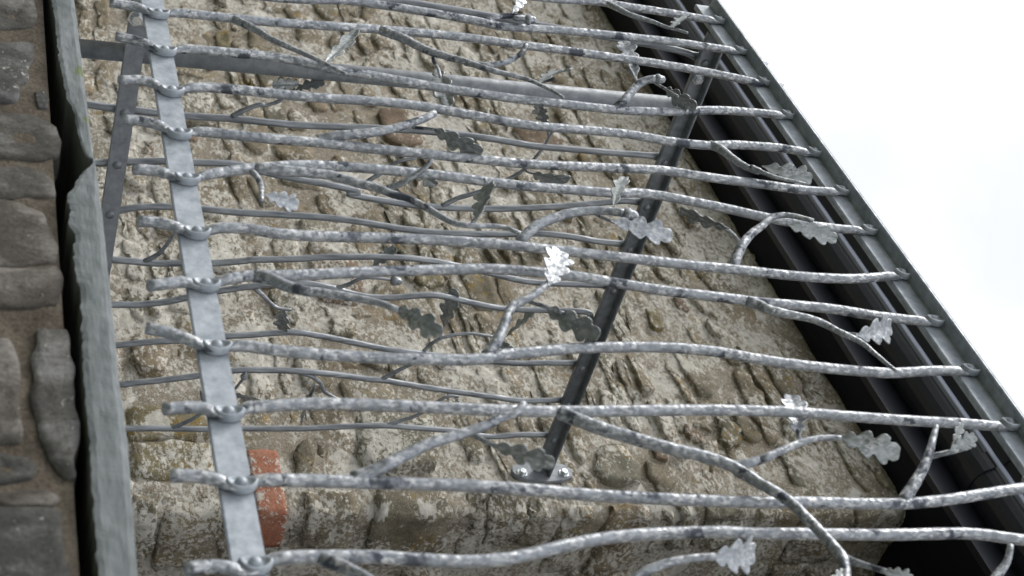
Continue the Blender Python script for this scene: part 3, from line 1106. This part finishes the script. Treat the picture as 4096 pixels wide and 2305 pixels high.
fb[7] = front_bar(7, '5:1055,1020 1200,1050 1350,1095 1450,1142 1550,1166 1640,1150 1800,1150;6:0,1152 181,1180 500,1210 900,1235 1300,1250 1700,1245;7:0,1215 181,1200 500,1170 800,1160 1200,1160 1600,1195;8:0,1235 300,1280 600,1315 900,1340 1050,1345 1300,1330 1480,1330', (3877, 1481))
fb[8] = front_bar(8, '9:1185,240 1300,230 1480,228 1600,282 1740,242 1850,215;10:0,225 181,215 500,200 900,210 1300,225 1700,245;11:0,245 300,255 600,255 1000,250 1500,245;12:0,250 300,260 700,290 1100,320 1500,340 1750,360', (4035, 1698))
fb[9] = front_bar(9, '9:1240,720 1400,725 1580,747 1700,802 1830,760;10:0,755 300,755 700,765 1100,780 1500,790;11:0,810 300,830 700,865 1200,890 1700,910;12:0,915 400,915 800,925 1100,925 1400,900 1700,855 1986,812 2200,800')
fb[10] = front_bar(10, '9:1350,1405 1500,1380 1640,1385 1760,1412 1830,1400 1920,1345;10:200,1320 500,1310 900,1310 1200,1330 1500,1345 1750,1335;11:0,1332 181,1300 500,1225 800,1170 1200,1140 1600,1130;12:0,1140 500,1145 1000,1150 1500,1140 1700,1150 1986,1190 2200,1200')
fb[11] = front_bar(11, '9:1400,2040 1600,2030 1800,2070 1910,2085 2000,2040;10:700,1950 1500,1900;11:500,1800 1300,1700;12:0,1640 700,1600 1400,1590 2100,1610')

# -- branches, leaves and acorns of the front bars
B = fb[-2]
branch(B, '3:770,22 850,60 950,110 1100,155 1200,195 1300,220 1360,240', 6, 2.2, -0.02)
leaf(B, '3:1250,200', '3:1372,138', 32, -0.02, -0.02, None, 0.1)
B = fb[-1]
branch(B, '2:1715,160 1760,135 1850,115 1994,128;3:100,132 190,140', 5.5, 4.5, -0.02)
acorn(B, '3:180,140', '3:268,150', -0.02)
branch(B, '2:1880,118 1905,100 1920,70', 2.5, 2, -0.02)
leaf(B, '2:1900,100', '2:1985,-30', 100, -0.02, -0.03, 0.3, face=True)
B = fb[0]
branch(B, '1:1690,135 1800,188 1900,240;2:100,255 150,282 300,350 450,415 550,465 640,510 700,540', 6.5, 2.5, -0.03)
leaf(B, '2:540,455', '2:745,330', 95, -0.025, -0.015, -0.6, 0.3)
branch(B, '2:950,218 1100,275 1250,350 1350,390 1500,430 1600,460 1750,510;3:181,570 300,620 400,670 460,710', 8, 2.2, -0.035)
branch(B, '2:1330,385 1330,440 1365,500 1380,560', 3.2, 2.4, -0.012)
leaf(B, '2:1350,480', '2:1445,765', 175, 0.02, 0.03, 0.15)
branch(B, '2:1560,455 1700,475 1850,455 1950,400;3:150,390 175,355 190,320', 5.5, 4, -0.045)
leaf(B, '3:285,605', '3:488,508', 48, -0.03, -0.03)
branch(B, '3:270,610 330,590 400,570', 2.5, 2, -0.03)
B = fb[1]
branch(B, '3:835,785 890,740 950,670 1000,615 1060,582 1130,574', 7.5, 6.5, -0.04)
acorn(B, '3:1120,574', '3:1200,578', -0.04)
branch(B, '3:1000,605 960,530 930,480', 2.6, 2.2, -0.02)
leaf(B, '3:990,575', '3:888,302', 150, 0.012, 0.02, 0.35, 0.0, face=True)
branch(B, '3:1110,590 1180,635 1290,700', 2.6, 2.2, -0.03)
leaf(B, '3:1190,635', '3:1425,775', 130, -0.02, -0.02)
B = fb[2]
branch(B, '3:1520,1050 1600,1080 1700,1160 1800,1220 1900,1250;4:0,1208 100,1255 200,1290 300,1310 405,1332', 7.5, 1.8, -0.03)
leaf(B, '4:85,1205', '4:448,1310', 165, -0.006, -0.004, 0.15)
B = fb[3]
branch(B, '2:490,1015 600,990 750,975 900,960 1050,930 1150,900 1250,865 1340,822', 7.5, 5.5, -0.035)
branch(B, '2:1180,925 1300,935 1450,948', 2.8, 2.2, -0.02)
leaf(B, '2:1320,930', '2:1685,1105', 150, -0.016, -0.010, -0.45)
B = fb[4]
branch(B, '2:40,1225 200,1237 400,1250 600,1275 800,1335 950,1370;6:1000,40 1150,80 1300,160 1400,220 1500,265 1600,280 1750,280 1850,290 1960,335', 8.2, 3, -0.035)
branch(B, '2:1005,1365 1100,1330 1200,1270 1280,1210 1322,1150', 5.2, 3, -0.05)
branch(B, '6:1605,270 1640,220 1690,160', 2.8, 2.2, -0.02)
leaf(B, '6:1640,225', '6:1790,30', 75, -0.03, -0.035, None, 0.22)
branch(B, '1:1830,1245 1875,1300 1898,1370;5:1895,20 1895,100', 4.5, 3, -0.02)
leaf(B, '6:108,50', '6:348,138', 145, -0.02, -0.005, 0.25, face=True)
B = fb[5]
branch(B, '7:140,390 200,330 280,270 400,220 520,185 650,170 780,170 900,188', 7.6, 6, -0.04)
acorn(B, '7:890,186', '7:1008,215', -0.04)
branch(B, '7:680,185 780,235 880,265', 3, 2.4, -0.03)
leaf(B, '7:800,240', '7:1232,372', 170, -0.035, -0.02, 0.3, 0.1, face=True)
leaf(B, '7:822,145', '7:905,-75', 120, -0.036, -0.03, -0.35)
branch(B, '7:1690,575 1720,490 1760,410 1830,330 1920,265;8:150,215 250,200 350,215 460,245', 8, 3.5, -0.045)
branch(B, '7:1735,390 1660,310 1570,270', 2.6, 2, -0.02)
leaf(B, '7:1660,305', '7:1322,110', 95, -0.02, -0.02, None, 0.15)
leaf(B, '8:265,265', '8:630,375', 150, -0.04, -0.03, 0.2)
B = fb[6]
branch(B, '6:40,640 150,660 250,710 400,750 600,775 800,810 950,840 1075,890', 8.4, 3.8, -0.03)
leaf(B, '6:1050,865', '6:1390,1062', 190, -0.03, -0.03, -0.2)
branch(B, '7:1790,825 1900,860;8:100,872 150,890 300,925 450,955 550,995 650,1050 800,1120 900,1200 1000,1285 1065,1335', 7.5, 2.2, -0.025)
branch(B, '8:680,1058 740,1062 800,1072', 2.4, 2, -0.012)
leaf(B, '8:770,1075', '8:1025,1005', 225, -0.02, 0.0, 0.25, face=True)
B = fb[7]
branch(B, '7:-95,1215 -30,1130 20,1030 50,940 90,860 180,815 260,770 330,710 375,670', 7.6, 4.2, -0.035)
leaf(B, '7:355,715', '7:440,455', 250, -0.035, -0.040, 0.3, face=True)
branch(B, '7:200,825 330,865 470,915', 3, 2.2, -0.02)
leaf(B, '7:320,865', '7:745,1065', 200, -0.012, -0.012, -0.35, 0.12)
B = fb[8]
branch(B, '11:430,265 550,310 700,370 900,430 1100,490 1300,540 1500,590 1700,660 1900,790;12:100,790 200,850 300,920 400,1020 500,1120 600,1230 680,1330 695,1460 700,1560', 8.8, 5.5, -0.035)
branch(B, '11:1640,650 1780,640 1900,600;12:100,600 250,530 400,470 550,445 660,452', 6.2, 3.6, -0.03)
leaf(B, '12:640,440', '12:1080,565', 205, -0.028, -0.026, 0.1, 0.05)
branch(B, '12:360,470 350,430 345,390', 2.8, 2.4, -0.02)
leaf(B, '12:352,440', '12:300,135', 205, 0.012, 0.02, 0.35, face=True)
branch(B, '12:685,1315 780,1355 900,1390 1010,1425', 4.5, 3, -0.035)
leaf(B, '12:960,1410', '12:1180,1480', 130, -0.035, -0.035, 0.1)
leaf(B, '12:690,1400', '12:590,1560', 130, -0.035, -0.035, 0.3)
B = fb[9]
branch(B, '10:740,745 900,690 1000,640 1150,560 1300,490 1450,445 1600,395 1700,365 1850,290;11:100,278 175,200', 7.6, 4.6, -0.045)
branch(B, '10:1620,425 1720,480 1820,525', 3.2, 2.4, -0.03)
leaf(B, '10:1750,490', '11:392,635', 165, -0.03, -0.035, -0.25)
branch(B, '12:1110,910 1180,800 1240,700 1290,590 1320,480 1350,362', 8.4, 3.6, -0.03)
branch(B, '12:1310,582 1400,562 1500,540 1600,512', 4, 2.6, -0.02)
leaf(B, '12:1440,548', '12:1600,440', 120, -0.025, -0.03, 0.2, 0.2)
leaf(B, '12:1470,530', '12:1500,362', 70, -0.025, -0.03, 0.6, 0.2)
B = fb[10]
branch(B, '10:525,1325 650,1370 780,1430 900,1500 1000,1580', 7.6, 4.5, -0.03)
branch(B, '11:860,1560 1000,1455 1100,1395 1250,1345 1400,1320 1560,1308', 6, 4, -0.03)
leaf(B, '11:1530,1310', '11:1850,1285', 270, -0.03, -0.012, 0.2, face=True)
B = fb[11]
branch(B, '12:1700,1580 1790,1450 1850,1370 1880,1290 1890,1222', 6.6, 3.6, -0.03)

# -- bars of the side railing
cb = {}


def side_bar(idx, s, y):
    pts = [onX(q, XB) for q in tr(s)]
    p0_, p1_ = pts[0], pts[-1]
    foot = Vector((XB, y, zc(0.26)))
    mid = Vector((XB, y, zc(0.327)))
    pts = [foot] + ([mid] if p0_.z > zc(0.36) else []) + [q for q in pts if q.z > zc(0.275)]
    end = Vector((XB, y, zc(1.352)))
    pts = [q for q in pts if q.z < zc(1.325)] + [Vector((XB, y + (p1_.y - y) * 0.5, zc(1.333))), end]
    pts = smooth_path(catmull(pts, 0.006), 2)

    def sect(p):
        k = max(math.exp(-((p.z - zc(0.327)) / 0.016) ** 2), 1 / (1 + math.exp(-(p.z - zc(1.337)) / 0.004)))
        return (1 + 0.7 * k, 1 - 0.45 * k, 0, 0)
    V, F = tube(pts, lambda t: RAD_B, Vector((1, 0, 0)), 12, 0.06, idx * 5.7, sect)
    o = mk('baluster', V, F, M_BACK, rrail)
    for zz in (0.327, 1.352):
        mk('rivet', *dome(Vector((XR, y, zc(zz))), (1, 0, 0), 0.0085, 0.0045), M_DULL, o)
    return o


cb[0] = side_bar(0, '2:300,-110 600,-60 850,-15 1200,25 1500,75 1780,125;3:181,165 600,237 1200,345 1390,385', 1.175)
cb[1] = side_bar(1, '1:635,750 820,785 960,800 1140,820 1340,840 1650,860;2:181,893 400,910 900,930 1300,955 1700,1000;3:181,1048 300,1065 600,1090 900,1115 1130,1122', 1.400)
cb[2] = side_bar(2, '1:680,1182 770,1180 920,1175 1200,1170 1400,1180 1700,1190;2:60,1235 200,1270 400,1310 600,1345 800,1395;6:700,42 900,85 1200,130 1500,150;7:0,155 300,145 600,125 800,105 930,97 1000,105', 1.507)
cb[3] = side_bar(3, '5:700,190 870,165 1000,145 1200,140 1470,155 1700,180;6:181,196 500,215 800,250 1100,300 1400,330 1700,340;7:130,338 300,335 500,355 700,390 870,402', 1.614)
cb[4] = side_bar(4, '5:700,515 820,525 950,535 1100,550 1320,550 1550,550 1800,530;6:0,525 300,520 600,505 1000,505 1300,530 1600,590 1800,635;7:150,675 350,695 600,705 760,707', 1.722)
cb[5] = side_bar(5, '5:700,850 815,850 1000,850 1200,830 1350,800 1570,755 1800,720;6:0,720 200,695 400,695 600,730 800,785 1000,800 1300,780 1450,800 1600,835 1800,875;7:181,888 330,890 640,905', 1.829)
cb[6] = side_bar(6, '5:740,1155 850,1145 1100,1120 1400,1105 1620,1080;6:0,1070 300,1050 500,1075 800,1135 1000,1175 1200,1200 1500,1235;7:100,1275 300,1272 550,1272', 1.936)
cb[7] = side_bar(7, '5:740,1445 875,1430 1200,1395 1440,1365 1680,1330;6:0,1325 300,1330 600,1355 900,1395;10:960,28 1200,70 1500,115 1800,155;11:60,168 200,180 440,175', 2.043)
cb[8] = side_bar(8, '9:780,380 910,380 1200,380 1500,385 1750,380;10:0,380 400,380 700,365 1000,360 1200,375 1500,400 1700,435;11:0,437 150,425 360,425', 2.150)

S = 'S'
B = cb[1]
branch(B, '1:1680,845 1780,795 1900,752;2:100,770 230,730', 5, 3, 0, S)
branch(B, '2:180,745 260,700 330,640', 3, 2.2, -0.01, S)
leaf(B, '2:370,610', '2:155,625', 110, -0.01, -0.01, -0.3, 0.1, 0.12, S)
leaf(B, '2:330,650', '2:540,600', 95, -0.01, -0.01, None, 0.0, 0.12, S)
B = cb[2]
branch(B, '6:1390,138 1500,80 1700,20;3:50,1305 180,1225 280,1115 340,1030 370,970 420,920 475,888', 5.2, 2.4, 0.012, S)
branch(B, '3:350,985 345,930 325,870', 2.4, 2, -0.01, S)
leaf(B, '3:340,915', '3:275,755', 120, -0.01, -0.015, -0.4, 0, 0.12, S)
branch(B, '3:185,1240 220,1255 300,1275', 2.4, 2, -0.01, S)
leaf(B, '3:225,1258', '3:505,1300', 110, -0.012, -0.015, None, 0, 0.12, S)
branch(B, '2:830,1330 900,1285 980,1240 1020,1200 1100,1165 1200,1148', 4.5, 3, 0.008, S)
leaf(B, '2:1180,1200', '2:1350,1345', 120, -0.01, -0.01, -0.3, 0, 0.12, S)
B = cb[4]
branch(B, '5:1040,540 1150,482 1220,400 1285,305', 5, 3, -0.008, S)
leaf(B, '6:885,575', '6:1060,438', 110, 0.01, 0.01, -0.4, 0, 0.12, S)
B = cb[5]
branch(B, '6:610,735 720,700 800,660 900,655 1030,672', 4.6, 2.6, -0.006, S)
acorn(B, '6:1020,670', '6:1105,688', -0.006, S)
branch(B, '6:30,730 100,790 150,840 200,875 300,888', 5, 3, -0.008, S)
leaf(B, '6:245,880', '6:238,1040', 130, -0.008, -0.01, -0.4, 0, 0.12, S)
B = cb[7]
branch(B, '6:945,1395 1070,1330 1190,1265 1260,1185 1350,1110 1450,1075 1600,1060 1760,1082', 4.6, 3, 0.01, S)
branch(B, '6:1370,1100 1400,1030 1440,920', 3, 2.2, 0.01, S)
leaf(B, '6:1400,1010', '6:1492,742', 140, 0.008, 0.01, -0.4, 0, 0.12, S)
leaf(B, '6:1800,1090', '6:1885,1190', 100, 0.01, 0.01, -0.4, 0, 0.12, S)
leaf(B, '7:40,1080', '7:290,928', 62, 0.01, 0.01, None, 0.15, 0.12, S)
branch(B, '6:360,1345 450,1370 520,1430;10:530,105 600,150 660,185', 5, 3.6, -0.01, S)
branch(B, '10:475,60 450,110 420,150 400,240 410,320', 2.6, 1.6, -0.01, S)
leaf(B, '10:470,85', '10:405,335', 36, -0.01, -0.01, None, 0.1, 0.12, S)
branch(B, '9:1690,110 1730,60 1770,10', 3.2, 2.6, -0.008, S)
acorn(B, '9:1762,20', '9:1785,-28', -0.008, S)
leaf(B, '9:1690,125', '9:1885,165', 60, -0.008, -0.008, None, 0.1, 0.12, S)
B = cb[8]
branch(B, '9:1225,385 1330,342 1430,290 1490,230 1465,160 1455,105', 5, 2.6, -0.008, S)
branch(B, '10:965,362 1100,320 1220,280 1350,190 1440,145 1510,150', 4.6, 3, 0.008, S)
leaf(B, '10:1480,150', '10:1510,200', 30, 0.008, 0.008, 0.4, 0, 0.12, S)
